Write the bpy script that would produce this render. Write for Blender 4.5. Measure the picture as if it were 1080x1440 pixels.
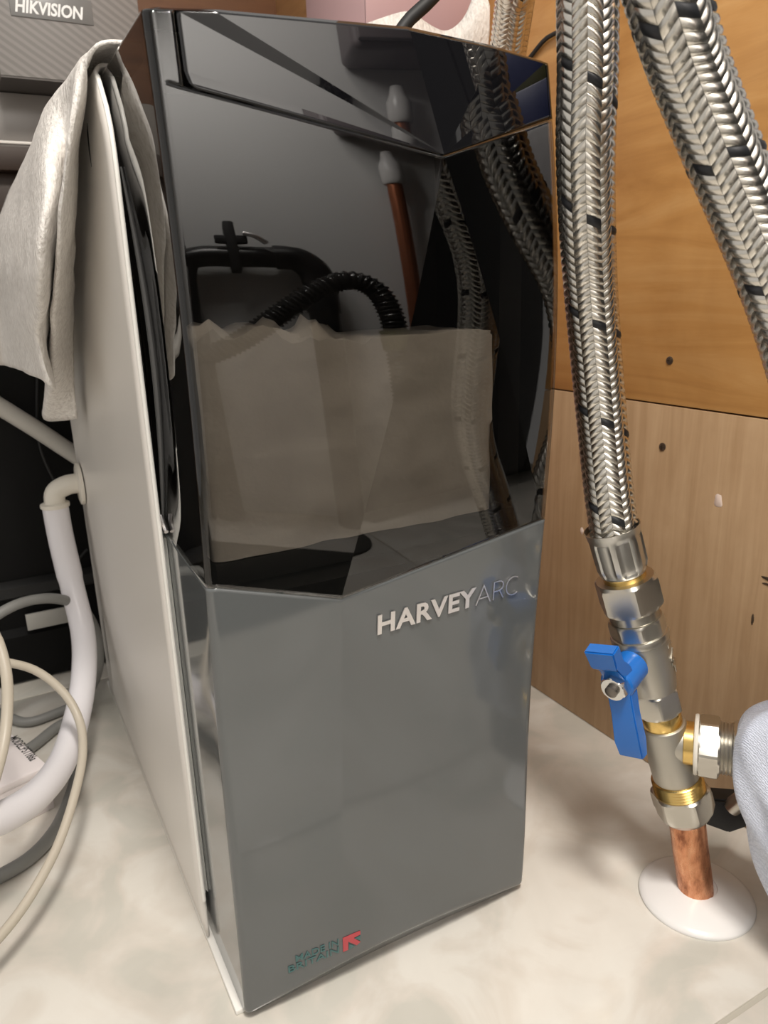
import bpy, bmesh, math, random
from mathutils import Vector, Matrix, noise
random.seed(7)
SC = bpy.context.scene
COL = SC.collection
for o in list(bpy.data.objects):
    bpy.data.objects.remove(o)
PI = math.pi

# ---------------------------------------------------------------- camera
cam_d = bpy.data.cameras.new('camera')
cam = bpy.data.objects.new('camera', cam_d); COL.objects.link(cam)
Rm = Matrix(((0.879125, 0.159657, -0.449053), (-0.475544, 0.231442, -0.848701), (-0.031572, 0.959659, 0.279390)))
CAMLOC = Vector((-0.0777, -0.3340, 0.3948))
cam.matrix_world = Matrix.Translation(CAMLOC) @ Rm.to_4x4()
cam_d.sensor_fit = 'VERTICAL'; cam_d.sensor_height = 24.0
cam_d.lens = 1062.25 / 1440 * 24.0
cam_d.clip_start = 0.01; cam_d.clip_end = 50
cam_d.dof.use_dof = True; cam_d.dof.focus_distance = 0.42
cam_d.dof.aperture_fstop = cam_d.lens / 1.7
SC.camera = cam

# ---------------------------------------------------------------- world, lights, exposure
world = bpy.data.worlds.new('world'); SC.world = world; world.use_nodes = True
bg = world.node_tree.nodes['Background']
bg.inputs[0].default_value = (1.0, 0.955, 0.90, 1); bg.inputs[1].default_value = 0.55

def area(name, loc, target, size, power, color):
    l = bpy.data.lights.new(name, 'AREA'); l.energy = power; l.size = size; l.color = color; l.shape = 'DISK'
    o = bpy.data.objects.new(name, l); COL.objects.link(o); o.location = loc
    o.rotation_euler = (Vector(target) - Vector(loc)).to_track_quat('-Z', 'Y').to_euler()
    return o
area('ceiling_light', (0.02, -0.42, 1.25), (0.12, -0.05, 0.0), 0.16, 8.6, (1.0, 0.94, 0.86))

area('added_wall_fill', (-0.04, -0.46, 1.02), (0.10, -0.75, 0.62), 0.20, 5.5, (1.0, 0.95, 0.90))  # added lamp, brightens the opposite wall that the glossy front mirrors

SC.view_settings.view_transform = 'Standard'
try: SC.view_settings.look = 'None'
except Exception: pass
SC.view_settings.gamma = 1.0
SC.view_settings.use_curve_mapping = False
SC.view_settings.exposure = 0.14

# ---------------------------------------------------------------- materials
MATS = {}
def mat(name, color=(.8,.8,.8), rough=.5, metal=0.0, ior=1.5, coat=0.0, spec=None, sheen=0.0):
    if name in MATS: return MATS[name]
    m = bpy.data.materials.new(name); m.use_nodes = True
    p = m.node_tree.nodes['Principled BSDF']
    p.inputs['Base Color'].default_value = (*color, 1); p.inputs['Roughness'].default_value = rough
    p.inputs['Metallic'].default_value = metal; p.inputs['IOR'].default_value = ior
    if coat: p.inputs['Coat Weight'].default_value = coat; p.inputs['Coat Roughness'].default_value = .03
    if sheen: p.inputs['Sheen Weight'].default_value = sheen
    MATS[name] = m
    return m
class NT:
    def __init__(s, m):
        s.t = m.node_tree; s.n = s.t.nodes; s.p = s.n['Principled BSDF']
    def add(s, typ, **kw):
        q = s.n.new(typ)
        for k, v in kw.items():
            if k in q.inputs.keys(): q.inputs[k].default_value = v
            else: setattr(q, k, v)
        return q
    def link(s, a, b): s.t.links.new(a, b)
    def coords(s, scale=(1,1,1), rot=(0,0,0)):
        tc = s.n.new('ShaderNodeTexCoord'); mp = s.n.new('ShaderNodeMapping')
        mp.inputs['Scale'].default_value = scale; mp.inputs['Rotation'].default_value = rot
        s.link(tc.outputs['Object'], mp.inputs[0]); return mp.outputs[0]
    def noise(s, vec, scale, detail=4, rough=.55, dist=0):
        q = s.add('ShaderNodeTexNoise'); q.inputs['Scale'].default_value = scale; q.inputs['Detail'].default_value = detail
        q.inputs['Roughness'].default_value = rough; q.inputs['Distortion'].default_value = dist
        s.link(vec, q.inputs['Vector']); return q.outputs['Fac']
    def ramp(s, fac, stops):
        q = s.n.new('ShaderNodeValToRGB'); e = q.color_ramp.elements
        while len(e) < len(stops): e.new(.5)
        for el, (pos, c) in zip(e, stops): el.position = pos; el.color = (*c, 1) if len(c) == 3 else c
        s.link(fac, q.inputs[0]); return q.outputs[0]
    def mix(s, a, b, fac, blend='MIX'):
        q = s.n.new('ShaderNodeMix'); q.data_type = 'RGBA'; q.blend_type = blend
        for sock, v in ((q.inputs[6], a), (q.inputs[7], b), (q.inputs[0], fac)):
            if hasattr(v, 'type') and hasattr(v, 'node'): s.link(v, sock)
            else: sock.default_value = v if not isinstance(v, tuple) else (*v, 1)
        return q.outputs[2]
    def bump(s, h, strength=.3, dist=.001):
        q = s.n.new('ShaderNodeBump'); q.inputs['Strength'].default_value = strength; q.inputs['Distance'].default_value = dist
        s.link(h, q.inputs['Height']); s.link(q.outputs[0], s.p.inputs['Normal'])
    def base(s, c): s.link(c, s.p.inputs['Base Color'])

def m_marble():
    m = mat('marble_tile', rough=.13, ior=1.5); t = NT(m); v = t.coords()
    a = t.noise(v, 5, 5, .5, 1.4); b = t.noise(v, 14, 5, .5, 1.0)
    c1 = t.ramp(a, [(.33,(.50,.465,.405)), (.5,(.63,.59,.525)), (.66,(.74,.71,.65))])
    c2 = t.ramp(b, [(.40,(.55,.545,.49)), (.5,(.69,.64,.575)), (.60,(.80,.775,.72))])
    t.base(t.mix(c1, c2, .5)); return m
def m_wood(name, lo, mid, hi, along, rough, seed):
    m = mat(name, rough=rough); t = NT(m)
    sc = (3, 3.0, 26) if along == 'y' else (3, 60, 3.5)
    v = t.coords(sc, (0,0,0)); q = t.n.new('ShaderNodeVectorMath'); q.operation = 'ADD'; q.inputs[1].default_value = (seed, seed*.3, seed*1.7)
    t.link(v, q.inputs[0]); v = q.outputs[0]
    a = t.noise(v, 1.6, 8, .62, 1.0); v2 = t.coords((5,5,5)); b = t.noise(v2, 2.2, 4, .6, .4)
    c = t.ramp(a, [(.28, lo), (.5, mid), (.72, hi)])
    c2 = t.ramp(b, [(.35, lo), (.6, mid), (.8, hi)])
    t.base(t.mix(c, c2, .42)); t.bump(a, .08, .001); return m
def m_copper():
    m = mat('aged_copper', rough=.28, metal=1.0); t = NT(m); v = t.coords((1,1,.35))
    a = t.noise(v, 110, 8, .7, .1)
    t.base(t.ramp(a, [(.35,(.26,.10,.055)), (.5,(.62,.28,.15)), (.68,(.86,.46,.27))]))
    r = t.ramp(a, [(.3,(.45,.45,.45)), (.7,(.2,.2,.2))]); t.link(r, t.p.inputs['Roughness']); return m
def m_foam():
    m = mat('foam_sheet', (.80,.76,.71), .7, sheen=.0); t = NT(m); v = t.coords((1,1,.5))
    a = t.noise(v, 420, 3, .6); b = t.noise(v, 60, 3, .5)
    t.base(t.ramp(a, [(.3,(.64,.605,.57)), (.6,(.84,.81,.77))])); t.bump(a, .9, .0016)
    t.p.inputs['Subsurface Weight'].default_value = .0; return m
def m_knit():
    m = mat('knit_cloth', (.62,.67,.80), .9, sheen=.3); t = NT(m); v = t.coords((1,1,1), (.3,.5,.2))
    w = t.add('ShaderNodeTexWave'); w.inputs['Scale'].default_value = 330; w.inputs['Distortion'].default_value = 7; w.inputs['Detail'].default_value = 3; w.inputs['Detail Scale'].default_value = 2.0
    t.link(v, w.inputs['Vector']); t.base(t.ramp(w.outputs['Fac'], [(.1,(.60,.64,.76)), (.8,(.70,.74,.86))])); t.bump(w.outputs['Fac'], .5, .0008); return m
def m_box_stripes():
    m = mat('striped_carton', rough=.42); t = NT(m); v = t.coords((1,1,1), (0, math.radians(-33), 0))
    w = t.add('ShaderNodeTexWave'); w.bands_direction = 'Z'; w.inputs['Scale'].default_value = 52; w.inputs['Distortion'].default_value = .4
    t.link(v, w.inputs['Vector']); t.base(t.ramp(w.outputs['Fac'], [(.3,(.20,.19,.183)), (.75,(.255,.242,.232))])); return m
def m_salt():
    m = mat('salt', (.86,.82,.76), .6); t = NT(m); v = t.coords(); a = t.noise(v, 40, 5, .6); b = t.noise(v, 13, 3, .5)
    t.base(t.ramp(b, [(.35,(.66,.62,.58)), (.6,(.82,.79,.76))])); t.bump(a, .5, .003); return m
def m_smoked(name, tint, ior):
    m = bpy.data.materials.new(name); m.use_nodes = True; n = m.node_tree.nodes; L = m.node_tree.links; n.clear()
    out = n.new('ShaderNodeOutputMaterial'); tr = n.new('ShaderNodeBsdfTransparent'); gl = n.new('ShaderNodeBsdfGlossy'); mx = n.new('ShaderNodeMixShader')
    fr = n.new('ShaderNodeFresnel'); ge = n.new('ShaderNodeNewGeometry'); mm = n.new('ShaderNodeMath'); m2 = n.new('ShaderNodeMath')
    fr.inputs['IOR'].default_value = ior; tr.inputs[0].default_value = (*tint, 1)
    gl.inputs['Color'].default_value = (1,1,1,1); gl.inputs['Roughness'].default_value = .012
    mm.operation = 'SUBTRACT'; mm.inputs[0].default_value = 1; L.new(ge.outputs['Backfacing'], mm.inputs[1])
    m2.operation = 'MULTIPLY'; L.new(fr.outputs[0], m2.inputs[0]); L.new(mm.outputs[0], m2.inputs[1])
    L.new(m2.outputs[0], mx.inputs[0]); L.new(tr.outputs[0], mx.inputs[1]); L.new(gl.outputs[0], mx.inputs[2]); L.new(mx.outputs[0], out.inputs[0])
    return m
M_FLOOR = m_marble(); M_GROUT = mat('grout', (.42,.39,.33), .8)
M_WUP = m_wood('varnished_board', (.37,.17,.048), (.54,.28,.092), (.66,.39,.16), 'y', .33, 2.0)
M_WLO = m_wood('pale_ply_board', (.32,.197,.10), (.43,.285,.162), (.52,.365,.22), 'z', .5, 5.0)
M_WBACK = m_wood('brown_back_board', (.10,.04,.016), (.17,.07,.028), (.24,.11,.045), 'y', .45, 9.0)
M_WALL = mat('plaster_wall', (.74,.74,.73), .7)
M_SHELF = m_wood('dark_shelf_board', (.018,.009,.005), (.03,.015,.008), (.045,.024,.012), 'y', .5, 4.0)
M_WHITE = mat('white_plastic', (.80,.765,.715), .32); M_WHITE2 = mat('white_rim_plastic', (.90,.88,.83), .3)
M_GREY = mat('grey_gloss_panel', (.112,.119,.121), .07, ior=1.62)
M_SMOKE = m_smoked('smoked_acrylic', (.60,.585,.56), 1.62)
M_LID = mat('black_gloss_lid', (.005,.005,.006), .015, ior=1.62)
M_LINER = mat('black_liner', (.012,.011,.011), .5); M_SALT = m_salt()
M_CHROME = mat('chrome_letter', (.90,.87,.87), .30, 1.0)
M_STEEL = mat('braid_steel', (.70,.67,.61), .27, 1.0); M_CORE = mat('braid_core', (.30,.285,.26), .45, 1.0)
M_BLACKTH = mat('black_thread', (.012,.013,.016), .45)
M_FER = mat('ferrule_steel', (.54,.53,.50), .32, 1.0); M_NICKEL = mat('nickel', (.56,.535,.48), .33, 1.0); M_CAST = mat('cast_nickel', (.50,.475,.42), .46, 1.0)
M_BRASS = mat('brass', (.80,.56,.20), .25, 1.0); M_COPPER = m_copper()
M_BLUE = mat('blue_enamel', (.006,.135,.50), .25, coat=.3)
M_CERAM = mat('white_collar_plastic', (.80,.785,.77), .25); M_FOAM = m_foam(); M_KNIT = m_knit()
M_BLACK = mat('black_plastic', (.008,.008,.009), .32); M_BLACKM = mat('matt_black', (.010,.010,.010), .6)
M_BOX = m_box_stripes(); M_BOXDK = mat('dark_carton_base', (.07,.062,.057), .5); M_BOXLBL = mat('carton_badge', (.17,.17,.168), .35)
M_INKW = mat('white_ink', (.85,.85,.85), .5); M_INKB = mat('black_ink', (.03,.03,.03), .6); M_TEAL = mat('teal_ink', (.055,.145,.145), .3); M_RED = mat('red_ink', (.52,.06,.075), .3)
M_GREYBOX = mat('grey_glossy_carton', (.22,.205,.19), .25); M_PIPEW = mat('white_pipe_plastic', (.80,.78,.81), .3)
M_CREAM = mat('cream_fitting_plastic', (.76,.72,.64), .35); M_BEIGE = mat('beige_cable', (.50,.45,.37), .4); M_GCABLE = mat('grey_cable', (.20,.20,.19), .5)
M_CARD = mat('white_card', (.80,.74,.735), .45); M_PINK = mat('pink_carton', (.50,.33,.34), .5); M_SCREW = mat('screw_metal', (.20,.18,.16), .4, 1.0)
M_COPPERPAINT = mat('reflected_copper', (.45,.16,.08), .35, .8); M_MARK = mat('plaster_smear', (.74,.60,.52), .8); M_HOLE = mat('dark_gouge', (.05,.03,.015), .9)

# ---------------------------------------------------------------- helpers
def finish(me, smooth=True, ang=40):
    bm = bmesh.new(); bm.from_mesh(me); bmesh.ops.recalc_face_normals(bm, faces=bm.faces); bm.to_mesh(me); bm.free()
    if smooth:
        me.shade_smooth(); me.set_sharp_from_angle(angle=math.radians(ang))
def obj(name, verts, faces, m, parent=None, smooth=True, ang=40, recalc=True):
    me = bpy.data.meshes.new(name); me.from_pydata([tuple(v) for v in verts], [], [tuple(f) for f in faces]); me.update()
    if recalc: finish(me, smooth, ang)
    elif smooth: me.shade_smooth(); me.set_sharp_from_angle(angle=math.radians(ang))
    me.materials.append(m)
    o = bpy.data.objects.new(name, me); COL.objects.link(o)
    if parent is not None: attach(o, parent)
    return o
def attach(o, parent):
    o.parent = parent
    if parent.get('_local'): return
    mw = parent.matrix_basis.copy(); q = parent.parent
    while q is not None:
        mw = q.matrix_basis @ q_inv(parent) @ mw; parent = q; q = q.parent
    o.matrix_parent_inverse = mw.inverted()
def q_inv(o): return o.matrix_parent_inverse
def thing(name, label, cat, loc, group=None, rot=None, local=False):
    o = bpy.data.objects.new(name, None); COL.objects.link(o); o.empty_display_size = .02
    o.matrix_basis = Matrix.Translation(loc) @ (rot.to_4x4() if rot else Matrix.Identity(4))
    tag(o, label, cat, group)
    if local: LOCAL.add(o.name)
    return o
LOCAL = set()
_attach = attach
def attach(o, parent):
    o.parent = parent
    root = parent
    while root.parent is not None: root = root.parent
    if root.name in LOCAL: return
    if parent.parent is None: o.matrix_parent_inverse = parent.matrix_basis.inverted()
def tag(o, label, cat, group=None, kind=None):
    if label: o['label'] = label
    if cat: o['category'] = cat
    if group: o['group'] = group
    if kind: o['kind'] = kind
    return o
def struct(o): o['kind'] = 'structure'; return o
def box_geo(lo, hi, bev=.0, seg=2):
    bm = bmesh.new(); bmesh.ops.create_cube(bm, size=1)
    for v in bm.verts: v.co = Vector([lo[i] + (v.co[i] + .5) * (hi[i] - lo[i]) for i in range(3)])
    if bev: bmesh.ops.bevel(bm, geom=bm.edges[:], offset=bev, segments=seg, affect='EDGES', profile=.5)
    bm.verts.index_update()
    vs = [v.co.copy() for v in bm.verts]; fs = [[v.index for v in f.verts] for f in bm.faces]; bm.free(); return vs, fs
def box(name, lo, hi, m, parent=None, bev=.001, seg=2):
    v, f = box_geo(lo, hi, bev, seg); return obj(name, v, f, m, parent)
def catmull(pts, n):
    P = [Vector(p) for p in pts]; P = [2*P[0]-P[1]] + P + [2*P[-1]-P[-2]]; out = []
    segs = len(P) - 3
    for i in range(n):
        t = i / (n - 1) * segs; k = min(int(t), segs - 1); t -= k
        a, b, c, d = P[k:k+4]
        out.append(.5*((2*b) + (c-a)*t + (2*a-5*b+4*c-d)*t*t + (3*b-a-3*c+d)*t**3))
    return out
def even(pts, step):
    D = [0.0]
    for a, b in zip(pts[:-1], pts[1:]): D.append(D[-1] + (b-a).length)
    n = max(2, int(round(D[-1]/step)) + 1); out = []; j = 0
    for i in range(n):
        s = D[-1]*i/(n-1)
        while j < len(D) - 2 and D[j+1] < s: j += 1
        t = (s - D[j]) / max(1e-9, D[j+1]-D[j]); out.append(pts[j].lerp(pts[j+1], t))
    return out
def frames(pts):
    T = [(pts[min(i+1, len(pts)-1)] - pts[max(i-1, 0)]).normalized() for i in range(len(pts))]
    up = Vector((0,0,1)) if abs(T[0].z) < .9 else Vector((1,0,0))
    N = [(up - T[0]*up.dot(T[0])).normalized()]
    for i in range(1, len(pts)):
        v = N[-1] - T[i]*N[-1].dot(T[i]); N.append(v.normalized())
    return T, N, [t.cross(n) for t, n in zip(T, N)]
def tube_geo(pts, r, n=16, cap=True):
    T, N, B = frames(pts); vs = []; fs = []
    for i, p in enumerate(pts):
        rr = r(i/(len(pts)-1)) if callable(r) else r
        for k in range(n):
            a = 2*PI*k/n; vs.append(p + (N[i]*math.cos(a) + B[i]*math.sin(a))*rr)
    for i in range(len(pts)-1):
        for k in range(n): fs.append((i*n+k, i*n+(k+1)%n, (i+1)*n+(k+1)%n, (i+1)*n+k))
    if cap: fs.append(tuple(range(n))[::-1]); fs.append(tuple((len(pts)-1)*n+k for k in range(n)))
    return vs, fs
def tube(name, ctrl, r, m, parent=None, n=16, step=.006, smooth_path=True):
    pts = even(catmull(ctrl, 24*len(ctrl)), step) if smooth_path else [Vector(p) for p in ctrl]
    v, f = tube_geo(pts, r, n); return obj(name, v, f, m, parent)
def lathe_geo(prof, n=48, rad=None):
    """prof: list of (r, z); rad(theta, r, i) may reshape the radius (hexagons)."""
    vs = []; fs = []
    for i, (r, z) in enumerate(prof):
        for k in range(n):
            a = 2*PI*k/n; rr = rad(a, r, i) if rad else r; vs.append(Vector((rr*math.cos(a), rr*math.sin(a), z)))
    for i in range(len(prof)-1):
        for k in range(n): fs.append((i*n+k, i*n+(k+1)%n, (i+1)*n+(k+1)%n, (i+1)*n+k))
    fs.append(tuple(range(n))[::-1]); fs.append(tuple((len(prof)-1)*n+k for k in range(n)))
    return vs, fs
def lathe(name, prof, m, parent, n=48, ang=35): v, f = lathe_geo(prof, n); return obj(name, v, f, m, parent, ang=ang)
def hexr(a, rc, ph=0.0, sides=6):
    h = PI/sides; b = ((a + ph) % (2*h)) - h; return rc*math.cos(h)/math.cos(b)
def hexnut_geo(rc, z0, z1, ph=0.0, sides=6, bore=None):
    cz = (z1-z0)*.16; apo = rc*math.cos(PI/sides)
    prof = [(apo*.93, z0), (1, z0), (2, z0+cz), (2, z1-cz), (1, z1), (apo*.93, z1)]
    prof = [(apo*.92, z0), (apo*1.005, z0), (rc*.965, z0+cz*.55), (rc, z0+cz), (rc, z1-cz), (rc*.965, z1-cz*.55), (apo*1.005, z1), (apo*.92, z1)]
    if bore: prof = [(bore, z0+.002)] + prof + [(bore, z1-.002)] if False else prof
    return lathe_geo(prof, 72, lambda a, r, i: min(r, hexr(a, rc, ph, sides)))
def hexnut(name, rc, z0, z1, m, parent, ph=0.0, sides=6): v, f = hexnut_geo(rc, z0, z1, ph, sides); return obj(name, v, f, m, parent, ang=22)
def threads(r, z0, z1, n): 
    prof = []
    for i in range(n+1):
        z = z0 + (z1-z0)*i/n; prof.append((r*.94, z))
        if i < n: prof.append((r, z + (z1-z0)/n*.5))
    return prof
def font_geo(body, size, offset=0.0, shear=0.0, spacing=1.0):
    cu = bpy.data.curves.new('t', 'FONT'); cu.body = body; cu.size = size; cu.offset = offset; cu.shear = shear; cu.space_character = spacing; cu.resolution_u = 3; cu.fill_mode = 'FRONT'
    o = bpy.data.objects.new('t', cu); COL.objects.link(o); dg = bpy.context.evaluated_depsgraph_get()
    me = bpy.data.meshes.new_from_object(o.evaluated_get(dg)); vs = [v.co.copy() for v in me.vertices]; fs = [list(p.vertices) for p in me.polygons]
    bpy.data.objects.remove(o); bpy.data.meshes.remove(me); bpy.data.curves.remove(cu)
    return vs, fs
def fit(vs, x0, x1, y0, y1):
    a = min(v.x for v in vs); b = max(v.x for v in vs); c = min(v.y for v in vs); d = max(v.y for v in vs)
    return [((v.x-a)/(b-a)*(x1-x0)+x0, (v.y-c)/(d-c)*(y1-y0)+y0) for v in vs]
def islands(nv, fs):
    par = list(range(nv))
    def f(i):
        while par[i] != i: par[i] = par[par[i]]; i = par[i]
        return i
    for q in fs:
        for a in q[1:]: par[f(a)] = f(q[0])
    out = {}
    for q in fs: out.setdefault(f(q[0]), []).append(q)
    return list(out.values())
def extract(vs, fs):
    idx = sorted({i for f in fs for i in f}); mp = {a: b for b, a in enumerate(idx)}
    return [vs[i] for i in idx], [[mp[i] for i in f] for f in fs]
def solidify(o, t, off=-1): md = o.modifiers.new('s', 'SOLIDIFY'); md.thickness = t; md.offset = off; return o
def stroke_geo(path, w):
    """flat ribbon along a 2-d polyline"""
    P = [Vector((p[0], p[1])) for p in path]; vs = []; fs = []
    for i, p in enumerate(P):
        d = (P[min(i+1, len(P)-1)] - P[max(i-1, 0)]).normalized(); n = Vector((-d.y, d.x))
        k = 1.0
        if 0 < i < len(P)-1:
            d1 = (P[i]-P[i-1]).normalized(); k = 1/max(.4, d1.dot(d))
        vs += [p + n*w/2*k, p - n*w/2*k]
    for i in range(len(P)-1): fs.append((2*i, 2*i+1, 2*i+3, 2*i+2))
    return vs, fs
def grid_faces(nu, nv, off=0): return [(off+i*nv+j, off+(i+1)*nv+j, off+(i+1)*nv+j+1, off+i*nv+j+1) for i in range(nu-1) for j in range(nv-1)]

# ---------------------------------------------------------------- the setting
fl = struct(box('floor', (-1.0, -1.0, -.03), (1.05, .90, -.0012), M_GROUT, None, bev=0))
for ix, (x0, x1) in enumerate(((-.804, -.206), (-.203, .395), (.398, .996))):
    for iy, (y0, y1) in enumerate(((-.733, -.1345), (-.1315, .467), (.470, .90))):
        box('floor_tile', (x0, y0, -.012), (x1, y1, 0.0), M_FLOOR, fl, bev=.0008)
wr = struct(box('wall_right', (.392, -.115, 0), (.41, .80, 1.05), M_SHELF, None, bev=0))
up = box('board', (.3773, -.115, .3072), (.392, .80, 1.05), M_WUP, wr, bev=.0006); up['label'] = 'orange varnished upper board'
lo = box('board', (.3773, -.115, .0005), (.392, .80, .3060), M_WLO, wr, bev=.0006); lo['label'] = 'pale unvarnished lower board'
for y, z in ((.0658, .3395), (.0666, .2746)):
    v, f = lathe_geo([(.0030, 0), (.0030, .0006), (.0024, .0009)], 20)
    R90 = Matrix.Rotation(-PI/2, 3, 'Y')
    s = obj('screw', [R90 @ p + Vector((.3773, y, z)) for p in v], f, M_SCREW, wr)
    cr = []; cf = []
    for a, b in ((.0016, .0004), (.0004, .0016)):
        k = len(cr); q, g = box_geo((.3760, y-a, z-b), (.37635, y+a, z+b)); cr += q; cf += [[i+k for i in h] for h in g]
    obj('cross_slot', cr, cf, M_HOLE, s, smooth=False)
def blob(name, y, z, ry, rz, m, seed, par):
    n = 18; vs = []
    for dx in (0, -.0004):
        for k in range(n):
            a = 2*PI*k/n; q = 1 + .45*noise.noise(Vector((seed, math.cos(a)*1.6, math.sin(a)*1.6)))
            vs.append((.37735+dx, y+ry*q*math.cos(a)*(1 if dx == 0 else .8), z+rz*q*math.sin(a)*(1 if dx == 0 else .8)))
    fs = [(k, (k+1)%n, n+(k+1)%n, n+k) for k in range(n)] + [tuple(range(n, 2*n)), tuple(range(n))[::-1]]
    return obj(name, vs, fs, m, par)
blob('plaster_smear', .0134, .2433, .0035, .005, M_MARK, 3.1, wr)
blob('plaster_smear', .150, .185, .002, .003, M_MARK, 8.1, wr)
blob('gouge', -.031, .1985, .006, .0012, M_HOLE, 5.3, wr); blob('gouge', -.0335, .1945, .006, .0008, M_HOLE, 6.3, wr)
blob('gouge', -.0235, .165, .001, .0045, M_HOLE, 1.3, wr); blob('gouge', .0611, .4847, .003, .0035, M_HOLE, 2.3, wr)
struct(box('wall_back', (-.9, .80, 0), (.60, .82, 1.4), M_WBACK, None, bev=0))
struct(box('wall_front', (-1.0, -.78, 0), (1.0, -.75, 1.5), M_WALL, None, bev=0))

# ---------------------------------------------------------------- water softener
W = .197; HT = .5
PC = [-13.048930873384768, 18.509371592581385, -8.334584877643758, 1.3518364171905561, -0.10286363642848252, -0.0009032396675990285]
def prof_y(z):
    r = 0.0
    for c in PC: r = r*z + c
    return r
RC = .0045
AP = (.1190, .4516, -.0150); VB = (.0615, .2530, -.0108); RB = (W-RC, .268, 0.0); LB = (RC, .268, 0.0)
LT = (RC, .4752, 0.0); LS = (.0115, .4735, -.0010); RT = (W-RC, .4745, 0.0)
TOPS = [(RC, HT, 0.0), (.0115, HT, -.0018), (.026, HT, -.0060), (.106, HT, -.0168), (.156, HT, -.0100), (W-RC, HT, 0.0)]
def low_h(x, z):
    x = min(W-RC, max(RC, x)); k = (max(0, min(1, z/.262)))**1.5
    tri = VB[2]*(x-RC)/(VB[0]-RC) if x < VB[0] else VB[2]*(W-RC-x)/(W-RC-VB[0])
    t = (x-RC)/(W-2*RC); par = -.0042*(1-(2*t-1)**2)
    return tri*k + par*(1-k)
def S(x, z):
    y = prof_y(z) + low_h(x, z)
    zb = .006 + .0125*math.sin(PI*min(1, max(0, x/W)))
    if z < zb: y += (zb - z)*.55
    return y
def lens(z): return max(0.0, math.sin(PI*min(1, max(0, (z-.270)/.195))))
NARC, NSIDE = 26, 14
def side_pts(left, y_edge, z):
    """rounded corner and side return, going from the front edge backwards"""
    P = []
    for i in range(1, NARC+1):
        v = PI/2*(1-i/NARC)
        P.append(Vector((RC - RC*math.cos(v) if left else W-RC + RC*math.cos(v), y_edge + RC - RC*math.sin(v), z)))
    y0 = y_edge + RC
    for i in range(1, NSIDE+1):
        y = y0 + (.095-y0)*i/NSIDE
        s = max(0.0, min(1.0, (y-.012)/.045)); s = s*s*(3-2*s); ins = .0048*lens(z)*s
        P.append(Vector((ins if left else W-ins, y, z)))
    return P
class Skin:
    def __init__(s): s.v = []; s.f = []
    def add(s, rows):
        k = len(s.v); n = len(rows[0])
        for r in rows: s.v += r
        s.f += grid_faces(len(rows), n, k)
    def patch(s, p00, p10, p01, p11, nu, nv, left=False, right=False):
        """bilinear facet over (x, z, bulge); v runs from the lower to the upper edge"""
        rows = []; L = []; Rr = []
        for j in range(nv+1):
            t = j/nv; row = []
            for i in range(nu+1):
                u = i/nu; q = [(p00[c]*(1-u)+p10[c]*u)*(1-t) + (p01[c]*(1-u)+p11[c]*u)*t for c in range(3)]
                row.append(Vector((q[0], prof_y(q[1]) + q[2], q[1])))
            rows.append(row)
            if left: L.append([row[0]] + side_pts(True, row[0].y, row[0].z))
            if right: Rr.append([row[-1]] + side_pts(False, row[-1].y, row[-1].z))
        s.add(rows)
        if left: s.add(L)
        if right: s.add(Rr)
    def build(s, name, m, parent, thick=.002, ang=3.6):
        o = obj(name, s.v, s.f, m, parent, smooth=False, recalc=False)
        bm = bmesh.new(); bm.from_mesh(o.data); bmesh.ops.remove_doubles(bm, verts=bm.verts, dist=1e-6); bmesh.ops.dissolve_degenerate(bm, edges=bm.edges, dist=1e-7)
        bmesh.ops.recalc_face_normals(bm, faces=bm.faces)
        if sum(f.normal.y*f.calc_area() for f in bm.faces) > 0: bmesh.ops.reverse_faces(bm, faces=bm.faces)
        bm.to_mesh(o.data); bm.free(); o.data.shade_smooth(); o.data.set_sharp_from_angle(angle=math.radians(ang))
        return solidify(o, thick)
SOFT = thing('water_softener', 'tall slim water softener, glossy grey front with smoked window and white body', 'water softener', (W/2, .2, 0))
# lower grey panel
def seam1(x): return LB[1] + (VB[1]-LB[1])*(x-RC)/(VB[0]-RC) if x < VB[0] else VB[1] + (RB[1]-VB[1])*(x-VB[0])/(W-RC-VB[0])
xs = [RC + (VB[0]-RC)*i/40 for i in range(41)] + [VB[0] + (W-RC-VB[0])*i/80 for i in range(1, 81)]
sk = Skin(); NZ = 150
rows = [[Vector((x, S(x, z), z)) for x in xs for z in [.0035 + (seam1(x)-.0003-.0035)*j/NZ]] for j in range(NZ+1)]
sk.add(rows)
for lf in (True, False):
    L = []
    for j in range(NZ+1):
        e = rows[j][0 if lf else -1]; P = [e] + side_pts(lf, e.y, e.z)
        for i, p in enumerate(P):
            if i > NARC: p.z += .0085*(i-NARC)/NSIDE*(j/NZ)
        L.append(P)
    sk.add(L)
lowp = sk.build('front_panel', M_GREY, SOFT, ang=30); lowp['label'] = 'glossy grey lower front panel'
# smoked window: three facets meeting under the lid point
G = .00022
def lift(p, dz): return (p[0], p[1]+dz, p[2])
sk = Skin()
sk.patch(lift(LB, G), lift(VB, G), lift(LS, -G), lift(AP, -G), 60, 110)
sk.patch(lift(VB, G), lift(RB, G), lift(AP, -G), lift(AP, -G), 60, 110)
sk.patch(lift(RB, G), lift(RB, G), lift(AP, -G), lift(RT, -G), 50, 110)
sk.patch(lift(LB, G), lift(LB, G), lift(LT, -G), lift(LS, -G), 4, 110)
sk.patch(lift(LB, G), lift(LB, G), lift(LT, -G), lift(LT, -G), 1, 110, left=True)
sk.patch(lift(RB, G), lift(RB, G), lift(RT, -G), lift(RT, -G), 1, 110, right=True)
sk.patch(lift(LT, -G), (LS[0]-.0005, LS[1]-G, LS[2]), TOPS[0], (TOPS[1][0]-.0005, HT, TOPS[1][2]), 4, 24)
sk.patch(lift(LT, -G), lift(LT, -G), TOPS[0], TOPS[0], 1, 24, left=True)
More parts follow.
